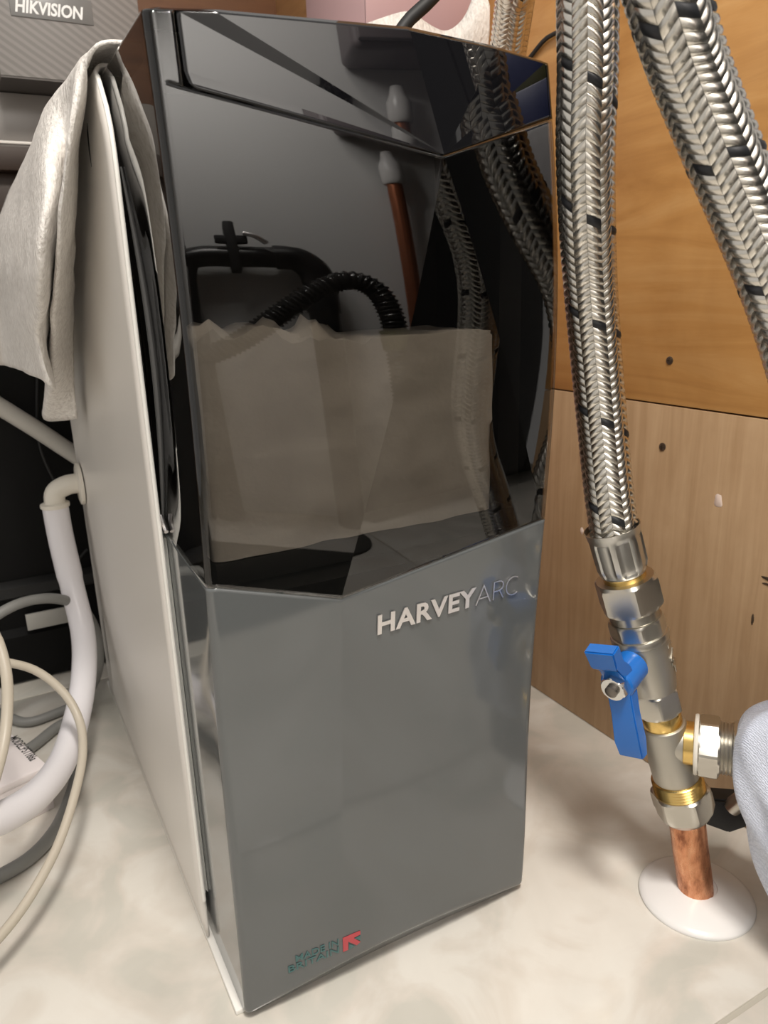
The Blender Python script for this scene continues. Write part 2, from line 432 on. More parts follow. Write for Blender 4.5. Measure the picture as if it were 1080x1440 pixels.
win = sk.build('smoked_window', M_SMOKE, SOFT); win['label'] = 'dark smoked glossy window over the salt compartment'
# lid: fan of facets around the point
sk = Skin(); A2 = lift(AP, G); L2 = (LS[0]+.0045, LS[1]+G-.0008, LS[2]-.0010); L3 = (LS[0]+.0008, LS[1]+G+.0052, LS[2]); L25 = (LS[0]+.0020, LS[1]+G+.0010, LS[2]-.0004)
sk.patch(A2, A2, L2, L25, 2, 60); sk.patch(A2, A2, L25, L3, 2, 60)
sk.patch(A2, A2, L3, (TOPS[1][0]+.0006, HT, TOPS[1][2]), 12, 60)
sk.patch(A2, A2, (TOPS[1][0]+.0006, HT, TOPS[1][2]), TOPS[2], 12, 60)
for a_, b_ in ((2, 3), (3, 4), (4, 5)): sk.patch(A2, A2, TOPS[a_], TOPS[b_], 40, 60)
sk.patch(A2, A2, lift(RT, G), TOPS[5], 20, 60)
sk.patch(lift(RT, G), lift(RT, G), TOPS[5], TOPS[5], 1, 20, right=True)
lid = sk.build('lid', M_LID, SOFT); lid['label'] = 'black glossy faceted top lid'
front = [Vector((p[0], prof_y(HT)+p[2], HT)) for p in TOPS]
ring = side_pts(True, front[0].y, HT)[::-1] + front + side_pts(False, front[-1].y, HT)
v2 = [p + Vector((0,0,.0)) for p in ring] + [Vector((p.x*.97+W*.015, p.y+.002, HT+.0015)) for p in ring]
n = len(ring); f2 = [(i, i+1, n+i+1, n+i) for i in range(n-1)] + [tuple(range(n, 2*n))]
obj('top_cover', v2, f2, M_LID, SOFT, ang=30)
# inner liner (black box open to the front) and tray floor
rows = []
for i in range(29):
    z = .258 + (.494-.258)*i/28; yf = prof_y(z) + .0042
    half = [(.0022, yf), (.0022, .011), (.0088, .022), (.0088, .088)]
    rows.append([Vector((x, y, z)) for x, y in half] + [Vector((W-x, y, z)) for x, y in half[::-1]])
V = [p for r_ in rows for p in r_]; F = grid_faces(29, 8) + [tuple(range(8)), tuple(28*8+i for i in range(8))]
obj('inner_liner', V, F, M_LINER, SOFT, smooth=False)
# white body shell
def rim_y(z): return .0635 + (0 if z < .462 else 11*(z-.462)**1.9)
BX0, BX1, BY1 = -.0042, W+.0042, .46
rows = []
zs = [.006 + (.5-.006)*i/60 for i in range(61)] + [.5028, .5048, .5060]
for iz, z in enumerate(zs):
    ins = 0 if z <= .5 else (.0015, .0035, .006)[iz-61]
    x0, x1, y1 = BX0+ins, BX1-ins, BY1-ins; r = .03; y0 = rim_y(z)
    row = [Vector((x0, y0 + (y1-r-y0)*i/20, z)) for i in range(21)]
    row += [Vector((x0+r-r*math.cos(a), y1-r+r*math.sin(a), z)) for a in [PI/2*i/8 for i in range(1, 9)]]
    row += [Vector((x1-r+r*math.sin(a), y1-r+r*math.cos(a), z)) for a in [PI/2*i/8 for i in range(0, 9)]]
    row += [Vector((x1, y1-r + (y0-(y1-r))*i/20, z)) for i in range(1, 21)]
    rows.append(row)
nr = len(rows[0]); vs = [p for r_ in rows for p in r_]
fs = [(i*nr+j, i*nr+j+1, (i+1)*nr+j+1, (i+1)*nr+j) for i in range(len(rows)-1) for j in range(nr-1)] + [tuple((len(rows)-1)*nr+j for j in range(nr))]
shell = obj('body_shell', vs, fs, M_WHITE, SOFT, ang=50, recalc=False)
bm = bmesh.new(); bm.from_mesh(shell.data); bmesh.ops.recalc_face_normals(bm, faces=bm.faces)
c = sum((f.calc_center_median().dot(Vector((1,0,0)))*0 + (f.normal.dot(f.calc_center_median()-Vector((W/2,.25,.25)))) for f in bm.faces))
if c < 0: bmesh.ops.reverse_faces(bm, faces=bm.faces)
bm.to_mesh(shell.data); bm.free(); shell.data.shade_smooth(); shell.data.set_sharp_from_angle(angle=math.radians(50))
solidify(shell, .0019); shell['label'] = 'white plastic body behind the front'
# bright rim bead on the front lip of the body
for sx in (BX0+.0009, BX1-.0009):
    tube('rim_bead', [(sx, rim_y(z)-.0004, z) for z in [.034 + (.497-.034)*i/24 for i in range(25)]], .0012, M_WHITE2, SOFT, n=10, step=.01)
# pale filler trim in the joint below the window
for sx in (-.0011, W+.0011):
    vs = []; zz = [.038 + (.271-.038)*i/10 for i in range(11)]
    for z in zz:
        for dx, dy in ((-.0011, .0652), (-.0005, .0644), (.0002, .0672), (.0009, .0644), (.0011, .0660), (.0011, .078), (-.0011, .078)): vs.append((sx+(dx if sx < .1 else -dx), dy, z))
    obj('joint_trim', vs, [(i*7+k, i*7+(k+1)%7, (i+1)*7+(k+1)%7, (i+1)*7+k) for i in range(10) for k in range(7)] + [tuple(range(7)), tuple(70+k for k in range(7))], mat('pale_trim', (.80,.80,.77), .3), SOFT)
# dark seal bar in the lens-shaped gap
tube('seal_bar', [(-.0006 + .0045*lens(z), .070 - .006*lens(z), z) for z in [.276 + (.456-.276)*i/12 for i in range(13)]], lambda t: .0006+.0012*math.sin(PI*t), mat('seal_rubber', (.10,.10,.10), .35), SOFT, n=8)
tube('hinge_pin', [(-.001, .058, .2765), (-.0008, .064, .2800), (-.0012, .067, .2835)], .0012, M_CHROME, SOFT, n=8, step=.001)
# handle slot on body side, base plate
obj('handle_slot', [(BX0-.0002, .122, .4845), (BX0-.0002, .1265, .480), (BX0-.0002, .1280, .472), (BX0-.0002, .1262, .464), (BX0-.0002, .1245, .473),
    (BX0+.001, .122, .4845), (BX0+.001, .1265, .480), (BX0+.001, .1280, .472), (BX0+.001, .1262, .464), (BX0+.001, .1245, .473)],
    [(0,1,2,3,4), (5,6,7,8,9), (0,1,6,5), (1,2,7,6), (2,3,8,7), (3,4,9,8), (4,0,5,9)], M_BLACKM, SOFT, smooth=False)
box('base_plate', (-.0040, .006, 0), (W+.0052, .455, .0034), M_WHITE2, SOFT, bev=.0008)
# chrome letters HARVEY, thin ARC
def on_front(p2, lift=.0003): return Vector((p2[0], S(p2[0], p2[1]) - lift, p2[1]))
v, f = font_geo('HARVEY', 1, offset=.028, spacing=1.06)
q = fit(v, .0824, .1462, .2268, .2382)
for isl in islands(len(v), f):
    a, b = extract(q, isl); o = obj('letter', [on_front(p, .0007) for p in a], b, M_CHROME, lowp, smooth=False); solidify(o, .0006, 0)
def arc2(cx, cy, rx, ry, a0, a1, n=18): return [(cx+rx*math.cos(a0+(a1-a0)*i/n), cy+ry*math.sin(a0+(a1-a0)*i/n)) for i in range(n+1)]
lw = .00062; z0, z1 = .2266, .2376
def strokes(paths):
    V = []; F = []
    for p in paths:
        a, b = stroke_geo(p, lw); k = len(V); V += a; F += [[i+k for i in g] for g in b]
    return V, F
GL = [strokes([[(.1465,z0),(.1516,z1),(.1567,z0)], [(.1485,z0+.0036),(.1547,z0+.0036)]]),
      strokes([[(.1590,z0),(.1590,z1),(.1628,z1)] + arc2(.1628, z1-.0029, .0030, .0029, PI/2, -PI/2)[1:] + [(.1590,z1-.0058)], [(.1632,z1-.0058),(.1662,z0)]]),
      strokes([arc2(.1736, (z0+z1)/2, .0054, .0056, .95, 2*PI-.95, 26)])]
for V, F in GL:
    o = obj('letter', [on_front(p, .0007) for p in V], F, M_CHROME, lowp, smooth=False); solidify(o, .0005, 0)
# small printed badge near the foot: two teal lines and a red and teal arrow flag
badge = None
V = []; F = []
for body, (x0, x1, y0, y1) in (('MADE IN', (.0300, .0562, .0314, .0360)), ('BRITAIN', (.0254, .0562, .0256, .0302))):
    v, f = font_geo(body, 1, offset=.01); q = fit(v, x0, x1, y0, y1); k = len(V); V += q; F += [[i+k for i in g] for g in f]
o = obj('badge_lettering', [on_front(p, .0004) for p in V], F, M_TEAL, lowp, smooth=False); solidify(o, .0003, 0); o['label'] = 'faint teal badge lettering'
V = []; F = []
fx, fz = .0588, .0248; fw, fh = .0112, .0104
for poly in ([(0,0),(0,1),(1,1),(1,.74),(.60,.70),(1,.20),(.78,.06),(.30,.60),(.28,0)],):
    k = len(V); V += [(fx+a*fw, fz+b*fh) for a, b in poly]; F.append([k+i for i in range(len(poly))])
o = obj('badge_flag', [on_front(p, .0004) for p in V], F, M_RED, lowp, smooth=False); solidify(o, .0003, 0); o['label'] = 'small red arrow flag'
V = [(fx+.66*fw, fz+.62*fh), (fx+1.0*fw, fz+.66*fh), (fx+1.0*fw, fz+.30*fh), (fx+.34*fw, fz+.42*fh), (fx+.66*fw, fz+.06*fh), (fx+.34*fw, fz+.0*fh)]
o = obj('badge_corner', [on_front(p, .0004) for p in V], [(0,1,2),(3,4,5)], M_TEAL, lowp, smooth=False); solidify(o, .0003, 0)

# salt blocks inside the window
def salt(name, lo, hi, label, crumble, seed):
    bm = bmesh.new(); bmesh.ops.create_cube(bm, size=1); bmesh.ops.subdivide_edges(bm, edges=bm.edges[:], cuts=34, use_grid_fill=True)
    for v in bm.verts:
        p = v.co.copy(); q = Vector((p.x, p.y, p.z))*2
        m = max(abs(q.x), abs(q.y), abs(q.z)); r = .10
        e = [max(0, abs(c)-(1-r)) for c in q]
        if q.z < 0: e[2] = 0; L = math.sqrt(sum(c*c for c in e))
        if L > r:
            for i in range(3):
                if e[i] > 0: q[i] = math.copysign((1-r) + e[i]*r/L, q[i])
        w = Vector([lo[i] + (q[i]*.5+.5)*(hi[i]-lo[i]) for i in range(3)])
        w += Vector((0,0,1))*max(0, q.z-.55)*2.0*(.004 if q.x < 0 else 0)
        w += Vector((0,0,1))*crumble*(1 if q.x < .05 else .06)*max(0, q.z-.55)*2.0*(noise.noise(w*55+Vector((seed,0,0))) + .6*noise.noise(w*130+Vector((0,seed,0))))
        w += q.normalized()*.0012*noise.noise(w*60+Vector((seed,3,1)))
        v.co = w
    bm.verts.index_update(); vs = [v.co.copy() for v in bm.verts]; fs = [[v.index for v in f.verts] for f in bm.faces]; bm.free()
    o = obj(name, vs, fs, M_SALT, None); tag(o, label, 'salt block'); return o
salt('salt_block', (.0095, .005, .2730), (.1725, .078, .3740), 'milky white salt block behind the smoked window', .012, 4.0)
box('salt_tray', (.0095, .0045, .2600), (W-.0095, .086, .2722), M_LINER, SOFT, bev=.001)

# ---------------------------------------------------------------- pipework on the right
A0 = Vector((.2797, -.0596, .0669)); U = Vector((-.2453, .1424, .9589)).normalized()
SX = Vector((-.918, -.35, -.183)); SX = (SX - U*SX.dot(U)).normalized(); SY = U.cross(SX)
FR = Matrix((SX, SY, U)).transposed()
def fitting(name, label, cat, group=None):
    return thing(name, label, cat, A0, group, FR, local=True)
# copper riser and floor collar
cu = tube('copper_pipe', [(.2890, -.0660, -.002), (.2882, -.0650, .012), (.2842, -.0622, .038), (.2797, -.0596, .0669), (.2785,-.0588,.0720)], .0112, M_COPPER, None, n=32, step=.004)
tag(cu, 'short worn copper pipe rising from the white floor collar', 'pipe')
pc = thing('pipe_collar', 'round white domed collar on the floor around the copper pipe', 'pipe collar', (.2890, -.0680, 0))
v, f = lathe_geo([(.0362,.0), (.0366,.0012), (.0358,.0026), (.033,.0042), (.026,.0066), (.019,.0090), (.0138,.0104), (.0126,.0104), (.0122,.0090)], 64)
obj('dome', [p + Vector((.2915, -.0640, 0)) for p in v], f, M_CERAM, pc, ang=60)
# tee
tee = fitting('tee_fitting', 'nickel tee fitting with brass threads joining copper pipe, valve and side branch', 'pipe fitting')
v, f = lathe_geo([(.0135,.0005), (.0150,.0005), (.0172,.0035), (.019,.0075), (.019,.0165), (.0182,.0195), (.0165,.0205), (.0150,.0205)], 72, lambda a, r, i: min(r, hexr(a, .0190, .2)))
obj('compression_nut', v, f, M_NICKEL, tee, ang=22)
lathe('brass_thread', threads(.0158, .0195, .0300, 5), M_BRASS, tee, ang=80)
lathe('tee_body', [(.0130,.029), (.0142,.0305), (.0144,.044), (.0139,.046), (.0139,.0675), (.0133,.0692), (.0120,.0700)], M_CAST, tee)
lathe('brass_ring', [(.0115,.068), (.0121,.0698), (.0122,.0782), (.0115,.0795)], M_BRASS, tee)
BD = Vector((.60, -.775, .05)).normalized(); bl = FR.transposed() @ BD; bl.normalize()
br = bl.cross(Vector((0,0,1))).normalized(); bn = br.cross(bl) * -1
BM = Matrix((br, bl.cross(br), bl)).transposed(); BO = Vector((0, 0, .0573))
def branch(name, g, m, ang=25): v, f = g; return obj(name, [BM @ p + BO for p in v], f, m, tee, ang=ang)
branch('tee_arm', lathe_geo([(.0128,0), (.0128,.0105), (.0120,.012)], 40), M_CAST)
branch('brass_ring', lathe_geo([(.0124,.0095), (.0133,.0102), (.0133,.0165), (.0124,.0175)], 40), M_BRASS)
branch('seat_ring', lathe_geo([(.0140,.0155), (.0180,.0160), (.0184,.0170), (.0180,.0182)], 48), M_CREAM)
branch('branch_nut', hexnut_geo(.0192, .0178, .0302, .3), M_NICKEL)
branch('branch_thread', lathe_geo(threads(.0158, .0295, .0375, 4), 48), M_NICKEL, 80)
branch('branch_hexagon', hexnut_geo(.0172, .0370, .0440, .1), M_NICKEL)
branch('branch_sleeve', lathe_geo([(.0150,.0435), (.0160,.0442), (.0160,.100), (.0150,.1005)], 40), M_CAST)
# ball valve
bv = fitting('ball_valve', 'nickel ball valve with blue butterfly handle below the braided hose', 'valve')
hexnut('lower_hexagon', .0148, .0790, .0960, M_NICKEL, bv, .5)
lathe('valve_body', [(.0120,.0950), (.0138,.0958), (.0142,.0990), (.0150,.1040), (.0158,.1120), (.0160,.1250), (.0164,.1290), (.0160,.1302)], M_CAST, bv)
lathe('body_ridge', [(.0158,.1290), (.0170,.1302), (.0172,.1325), (.0166,.1342), (.0155,.1346)], M_NICKEL, bv)
hexnut('upper_hexagon', .0166, .1340, .1445, M_NICKEL, bv, .2, 8)
lathe('valve_thread', threads(.0146, .1440, .1515, 3), M_NICKEL, bv, ang=80)
v, f = font_geo('4/1', 1, offset=.01); q = fit(v, -.5, .5, 0, 1)
q = fit(v, 0, .019, -.0035, .0035); rr = .01635; 
o = obj('cast_lettering', [Vector((rr*math.cos(1.75+b/rr), rr*math.sin(1.75+b/rr), .1075+a)) for a, b in q], f, M_NICKEL, bv, smooth=False); solidify(o, .0006, 0)
SH = .1215
def along_x(g, x0=0, m=None):
    v, f = g; Rx = Matrix(((0,0,1),(0,1,0),(-1,0,0))); return [Rx @ p + Vector((x0, 0, SH)) for p in v], f
v, f = along_x(lathe_geo([(.0075,.010), (.0082,.0155), (.0066,.0158), (.0066,.020)], 32)); obj('stem_boss', v, f, M_CAST, bv)
lev = None
hv, hf = [], []
def ext(poly, y0f, par, name, m):
    """polygon in (x,z) with half-width per point, bevelled look through two rims"""
    n = len(poly); vs = []
    for sgn in (-1, 1):
        for (x, z, hw) in poly: vs.append((x, sgn*hw, SH+z))
    fs = [tuple(range(n))[::-1], tuple(range(n, 2*n))] + [(i, (i+1)%n, n+(i+1)%n, n+i) for i in range(n)]
    bm = bmesh.new(); bv_ = [bm.verts.new(v) for v in vs]
    for f in fs: bm.faces.new([bv_[i] for i in f])
    bmesh.ops.recalc_face_normals(bm, faces=bm.faces); bmesh.ops.bevel(bm, geom=bm.edges[:], offset=.0008, segments=2, affect='EDGES'); bm.verts.index_update()
    V = [v.co.copy() for v in bm.verts]; F = [[v.index for v in f.verts] for f in bm.faces]; bm.free()
    return V, F
LX = .0085
v, f = along_x(lathe_geo([(.0088,.0160), (.0098,.0170), (.0098,.0285+LX), (.0088,.0295+LX)], 32)); V = v; F = list(f)
for poly in ([(.0205,.002,.0080), (.0290,.002,.0076), (.0330,.0115,.0066), (.0372,.0150,.0084), (.0385,.0265,.0092), (.0300,.0275,.0092), (.0262,.0150,.0074), (.0215,.0095,.0076)],
             [(.0205,-.002,.0080), (.0215,-.0110,.0072), (.0235,-.0200,.0072), (.0255,-.0370,.0082), (.0285,-.0465,.0074), (.0345,-.0460,.0074), (.0350,-.0360,.0084), (.0315,-.0190,.0074), (.0290,-.002,.0076)]):
    poly = [(x+LX, z, h) for x, z, h in poly]
    a, b = ext(poly, 0, None, '', None); k = len(V); V += a; F += [[i+k for i in g] for g in b]
lev = obj('lever', V, F, M_BLUE, bv, ang=30); lev['label'] = 'bright blue butterfly handle'
v, f = along_x(hexnut_geo(.0078, .0292+LX, .0345+LX)); obj('lever_nut', v, f, mat('zinc_nut', (.72,.72,.70), .2, 1.0), lev, ang=22)
v, f = along_x(lathe_geo([(.0036,.0340+LX), (.0036,.0368+LX), (.0026,.0374+LX)], 20)); obj('stem_end', v, f, M_SCREW, lev)

# braided hoses
def braid(path, r, rows_pitch, ncol, hm, mark_every, mark_slope, phase):
    pts = even(catmull(path, 40*len(path)), .0015); T, N, B = frames(pts); D = [0.0]
    for a, b in zip(pts[:-1], pts[1:]): D.append(D[-1] + (b-a).length)
    Ltot = D[-1]
    def at(s, th, h):
        s = min(max(s, 0), Ltot); x = s/Ltot*(len(pts)-1); i = min(int(x), len(pts)-2); t = x-i
        p = pts[i].lerp(pts[i+1], t); n = N[i].lerp(N[i+1], t); b = B[i].lerp(B[i+1], t)
        return p + (n*math.cos(th) + b*math.sin(th))*(r+h)
    V = []; F = []; VB = []; FB = []
    nrow = int(Ltot/rows_pitch); w = PI/ncol
    for k in range(ncol):
        tl = 1 if k % 2 else -1
        for j in range(-1, nrow+2):
            sj = (j+.5)*rows_pitch
            if sj < .002 or sj > Ltot-.001: continue
            black = tl == -1 and (j + int(round((k//2)*mark_slope)) + phase) % mark_every == 0
            vv, ff = (VB, FB) if black else (V, F)
            k0 = len(vv)
            for ia in range(5):
                a = -1 + ia*.5
                for ib in range(4):
                    b = (-1, -.45, .45, 1)[ib]
                    s = sj + tl*a*rows_pitch*.42 + b*rows_pitch*.49
                    h = hm*(1-.75*a*a)*(1 - .9*(abs(b) > .9)) + (.0001 if black else 0)
                    vv.append(at(s, 2*PI*k/ncol + a*w*.98, h))
            ff += grid_faces(5, 4, k0)
    return pts, (V, F), (VB, FB)
def hose(name, label, path, r, loc, phase, flip=False, group='braided steel hoses', slope=1.5):
    t = thing(name, label, 'hose', loc, group)
    pts, (V, F), (VB, FB) = braid(path, r, .0043, 12, .0011, 13, slope, phase)
    tv, tf = tube_geo(pts[::3], r*.975, 24); obj('hose_core', tv, tf, M_CORE, t)
    o = obj('steel_braid', V, F, M_STEEL, t, ang=70); o['kind'] = 'stuff'
    if VB: o = obj('tracer_thread', VB, FB, M_BLACKTH, t, ang=70); o['kind'] = 'stuff'; o['label'] = 'black tracer threads in the braid'
    return t
HA = [(.2330,-.0325,.2480), (.2298,-.0271,.2822), (.2288,-.0206,.3182), (.2226,-.0195,.3579), (.2135,-.0225,.3952), (.2006,-.0317,.4288), (.1925,-.0378,.4592), (.1905,-.0395,.4887), (.1885,-.0400,.5162), (.1880,-.0395,.56), (.19,-.036,.64)]
hA = hose('braided_hose', 'long braided steel hose running down to the blue handled valve', HA, .0130, (.233,-.0325,.235), 3)
HB = [(.150,-.088,.570), (.1591,-.0957,.5292), (.1715,-.1015,.4957), (.1864,-.1014,.4735), (.2009,-.1055,.4484), (.2162,-.1107,.4214), (.2286,-.1185,.3926), (.2373,-.1271,.3628), (.2441,-.1348,.3322), (.2519,-.1400,.2932), (.272,-.146,.250), (.300,-.147,.203), (.320,-.141,.160), (.327,-.134,.136)]
hB = hose('braided_hose', 'blurred near braided hose slanting off to the right edge', HB, .0138, (.327,-.134,.136), 6, slope=.3)
HC = [(.262,.095,.70), (.2849,.1324,.6046), (.2984,.1553,.5885), (.3109,.1777,.5693), (.3225,.1995,.5468), (.333,.222,.50), (.338,.235,.42)]
hC = hose('braided_hose', 'short stretch of braided hose behind the top of the softener', HC, .0130, (.338,.235,.42), 9)
# hose end: ferrule and coupling nut, in the fitting's frame but part of hose A
def attach_w(name, g, m, ang=30):
    v, f = g; return obj(name, [FR @ p + A0 for p in v], f, m, hA, ang=ang)
def crimp(a, r, i):
    if 3 <= i <= 8:
        c = math.cos(a*7+.6); return r - .0011*max(0, min(1, (c+.62)*2.6))
    return r
attach_w('ferrule', lathe_geo([(.0118,.1735), (.0128,.1740), (.0134,.1752), (.0141,.1765), (.0146,.1785), (.0151,.1800), (.0152,.1890), (.0153,.1945), (.0152,.1965), (.0150,.1978), (.0153,.2000), (.0158,.2022), (.0160,.2030), (.0155,.2030), (.0148,.2000)], 96, crimp), M_FER)
attach_w('brass_neck', lathe_geo([(.0118,.168), (.0124,.1700), (.0124,.1745), (.0118,.175)], 40), M_BRASS)
attach_w('coupling_nut', hexnut_geo(.0190, .1510, .1708, .35), M_NICKEL, 22)

# pale blue cloth over the side branch
cl = []
cz = [(.1700,.004), (.1660,.016), (.158,.024), (.146,.0275), (.134,.0285), (.120,.029), (.106,.030), (.092,.031), (.078,.032), (.064,.033), (.050,.034), (.036,.035)]
left = [(.2790,-.1085), (.2710,-.1040), (.2660,-.1000), (.2640,-.0990), (.2650,-.1010), (.2655,-.1040), (.2680,-.1075), (.2720,-.1110), (.2755,-.1140), (.2790,-.1165), (.2830,-.1190), (.287,-.121)]
cr_ = Vector((.879,-.4755)); cb = Vector((-.449,-.849)).normalized()
for i, ((z, hw), (lx, ly)) in enumerate(zip(cz, left)):
    cx = Vector((lx, ly)) + cr_*hw*1.0
    for k in range(56):
        a = 2*PI*k/56; fold = 1 + (.10*math.sin(a*5 + z*40) + .05*math.sin(a*9 - z*70))*min(1, i/4)
        p = cx + cr_*math.cos(a)*hw*fold + cb*math.sin(a)*hw*.8*fold
        cl.append((p.x, p.y, z + .002*math.sin(a*3)))
fs = [(i*56+k, i*56+(k+1)%56, (i+1)*56+(k+1)%56, (i+1)*56+k) for i in range(len(cz)-1) for k in range(56)] + [tuple(range(56))]
o = obj('cloth', cl, fs, M_KNIT, None, ang=80); solidify(o, .0015)
md = o.modifiers.new('sub', 'SUBSURF'); md.levels = 2; md.render_levels = 2
tag(o, 'pale blue knitted cloth draped over the side branch at the right edge', 'cloth')
# black valve handle low behind the cloth
bh = thing('valve_handle', 'black plastic handle low down behind the pale blue cloth', 'valve handle', (.312,-.062,.02))
hd = [(.3047,-.0556,.0660), (.3015,-.0585,.0490), (.3150,-.0670,.0425), (.3260,-.0735,.0480), (.3300,-.0740,.0650)]
nv = Vector((.35,.62,.12)).normalized()*.012
vs = [Vector(p) for p in hd] + [Vector(p)+nv for p in hd]
bm = bmesh.new(); b_ = [bm.verts.new(v) for v in vs]
for f in [(0,1,2,3,4), (9,8,7,6,5)] + [(i, (i+1)%5, 5+(i+1)%5, 5+i) for i in range(5)]: bm.faces.new([b_[i] for i in f])
bmesh.ops.recalc_face_normals(bm, faces=bm.faces); bmesh.ops.bevel(bm, geom=bm.edges[:], offset=.0012, segments=2, affect='EDGES'); bm.verts.index_update()
obj('grip', [v.co.copy() for v in bm.verts], [[v.index for v in f.verts] for f in bm.faces], M_BLACK, bh, ang=25); bm.free()
tube('handle_stem', [(.318,-.064,.060), (.324,-.080,.085), (.316,-.103,.117)], .006, M_NICKEL, bh, n=16)

# ---------------------------------------------------------------- behind and beside the body
# foam sheet lying on the body and hanging down its left side
cols = [
 [(.03,.075,.5088), (-.0030,.072,.5078), (-.009,.0961,.4866), (-.011,.1296,.4658), (-.012,.1708,.4332), (-.012,.2326,.3926), (-.012,.2697,.3472), (-.012,.2973,.3079)],
 [(.03,.090,.5092), (-.0045,.088,.5086), (-.0165,.082,.4810), (-.022,.0880,.4584), (-.026,.1111,.4286), (-.029,.1596,.3932), (-.030,.2274,.3515), (-.033,.3181,.3064)],
 [(.03,.100,.5092), (-.0050,.100,.5090), (-.0120,.120,.4880), (-.018,.130,.4600), (-.024,.150,.4300), (-.028,.190,.3950), (-.030,.250,.3600), (-.029,.310,.3250)],
 [(.03,.160,.5092), (-.0050,.160,.5092), (-.022,.150,.4900), (-.032,.115,.4450), (-.038,.120,.4150), (-.040,.140,.3980), (-.041,.1734,.3772), (-.037,.1785,.3468)],
 [(.03,.270,.5092), (-.0050,.270,.5092), (-.022,.262,.4900), (-.036,.245,.4500), (-.043,.280,.4250), (-.048,.3508,.4050), (-.053,.4000,.3760), (-.056,.4000,.3451)],
 [(.03,.445,.5092), (-.0050,.445,.5092), (-.020,.440,.4950), (-.045,.420,.4500), (-.055,.410,.4200), (-.062,.400,.4000), (-.070,.385,.3600), (-.075,.370,.3350)],
]
NU, NV = 70, 70
dense = [catmull(c, NV) for c in cols]
vs = []
rowsg = [catmull([dense[i][j] for i in range(len(cols))], NU) for j in range(NV)]
for i in range(NU):
    for j in range(NV):
        p = rowsg[j][i].copy(); k = min(1, max(0, (j/NV-.18)*3)); p.x += .0020*k*noise.noise(p*40) ; p.z += .0008*noise.noise(p*70)
        vs.append(p)
fo = obj('foam_sheet', vs, grid_faces(NU, NV), M_FOAM, None, ang=80, recalc=False); solidify(fo, .0018, 0)
tag(fo, 'white foam packing sheet hanging over the left side of the body', 'packing foam')

# carton, grey carton, shelf
hk = thing('camera_carton', 'dark grey diagonally striped carton with a white-lettered badge, top left', 'box', (.05,.56,.5875))
box('carton', (-.0145, .48, .5890), (.1120, .66, .80), M_BOX, hk, bev=.0012)
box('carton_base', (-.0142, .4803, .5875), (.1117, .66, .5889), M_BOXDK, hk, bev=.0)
lb = box('badge', (.0012, .4788, .6365), (.0700, .4799, .6560), M_BOXLBL, hk, bev=.0004)
v, f = font_geo('HIKVISION', 1, offset=.03, shear=.22); q = fit(v, .0050, .0622, .6395, .6500)
obj('lettering', [(a, .4786, b) for a, b in q], f, M_INKW, lb, smooth=False)
gb = thing('grey_carton', 'plain glossy grey carton under the striped carton', 'box', (-.02,.58,.536))
box('carton', (-.20, .530, .5362), (.15, .66, .5870), M_GREYBOX, gb, bev=.002)
box('reflection_strip', (-.03, .5285, .5420), (.04, .5298, .5445), M_WHITE, gb, bev=.0004)  # white strip stands in for reflections on the glossy carton
sh = thing('shelf', 'dark brown wooden shelf under the grey cartons', 'shelf', (0,.62,.43))
box('shelf_board', (-.45, .505, .515), (.20, .80, .5358), M_SHELF, sh, bev=.001)
box('shelf_rail', (-.45, .520, .450), (.20, .54, .5148), M_SHELF, sh, bev=.001)
# black tub
bc = thing('black_tub', 'black plastic tub on the floor behind the white pipe', 'storage tub', (-.15,.60,0))
def tub_ring(z, e, r=.05, n=10):
    x0, x1, y0, y1 = -.42-e, .16+e, .512-e, .70+e; P = []
    for cx, cy, a0 in ((x0+r, y0+r, PI), (x1-r, y0+r, 1.5*PI), (x1-r, y1-r, 0), (x0+r, y1-r, .5*PI)):
        for i in range(n+1): a = a0 + PI/2*i/n; P.append(Vector((cx+r*math.cos(a), cy+r*math.sin(a), z)))
    return P
def tub_part(name, prof, m):
    rs = [tub_ring(z, e) for z, e in prof]; k = len(rs[0]); V = [p for r_ in rs for p in r_]
    F = [(i*k+j, i*k+(j+1)%k, (i+1)*k+(j+1)%k, (i+1)*k+j) for i in range(len(rs)-1) for j in range(k)] + [tuple(range(k))[::-1], tuple((len(rs)-1)*k+j for j in range(k))]
    return obj(name, V, F, m, bc)
tub_part('tub_body', [(0,.004), (.004,.010), (.055,.010), (.062,.002), (.30,.006), (.385,.010)], mat('tub_plastic', (.005,.005,.005), .5, ior=1.25))
tub_part('tub_rim', [(.3852,.018), (.392,.020), (.400,.018), (.404,.010)], M_BLACKM)
tub_part('tub_ledge', [(.098,.009), (.101,.015), (.112,.015), (.116,.009)], M_BLACKM)
box('paper_label', (-.070, .4960, .062), (-.024, .4985, .080), mat('label_paper', (.42,.41,.38), .5), bc, bev=.0002)
tube('cable_clip', [(-.02,.497,.34), (-.03,.494,.26), (-.018,.494,.20), (-.028,.494,.165), (-.035,.494,.135), (-.02,.494,.125), (.0,.496,.14)], .0016, M_BLACKM, bc, n=8)

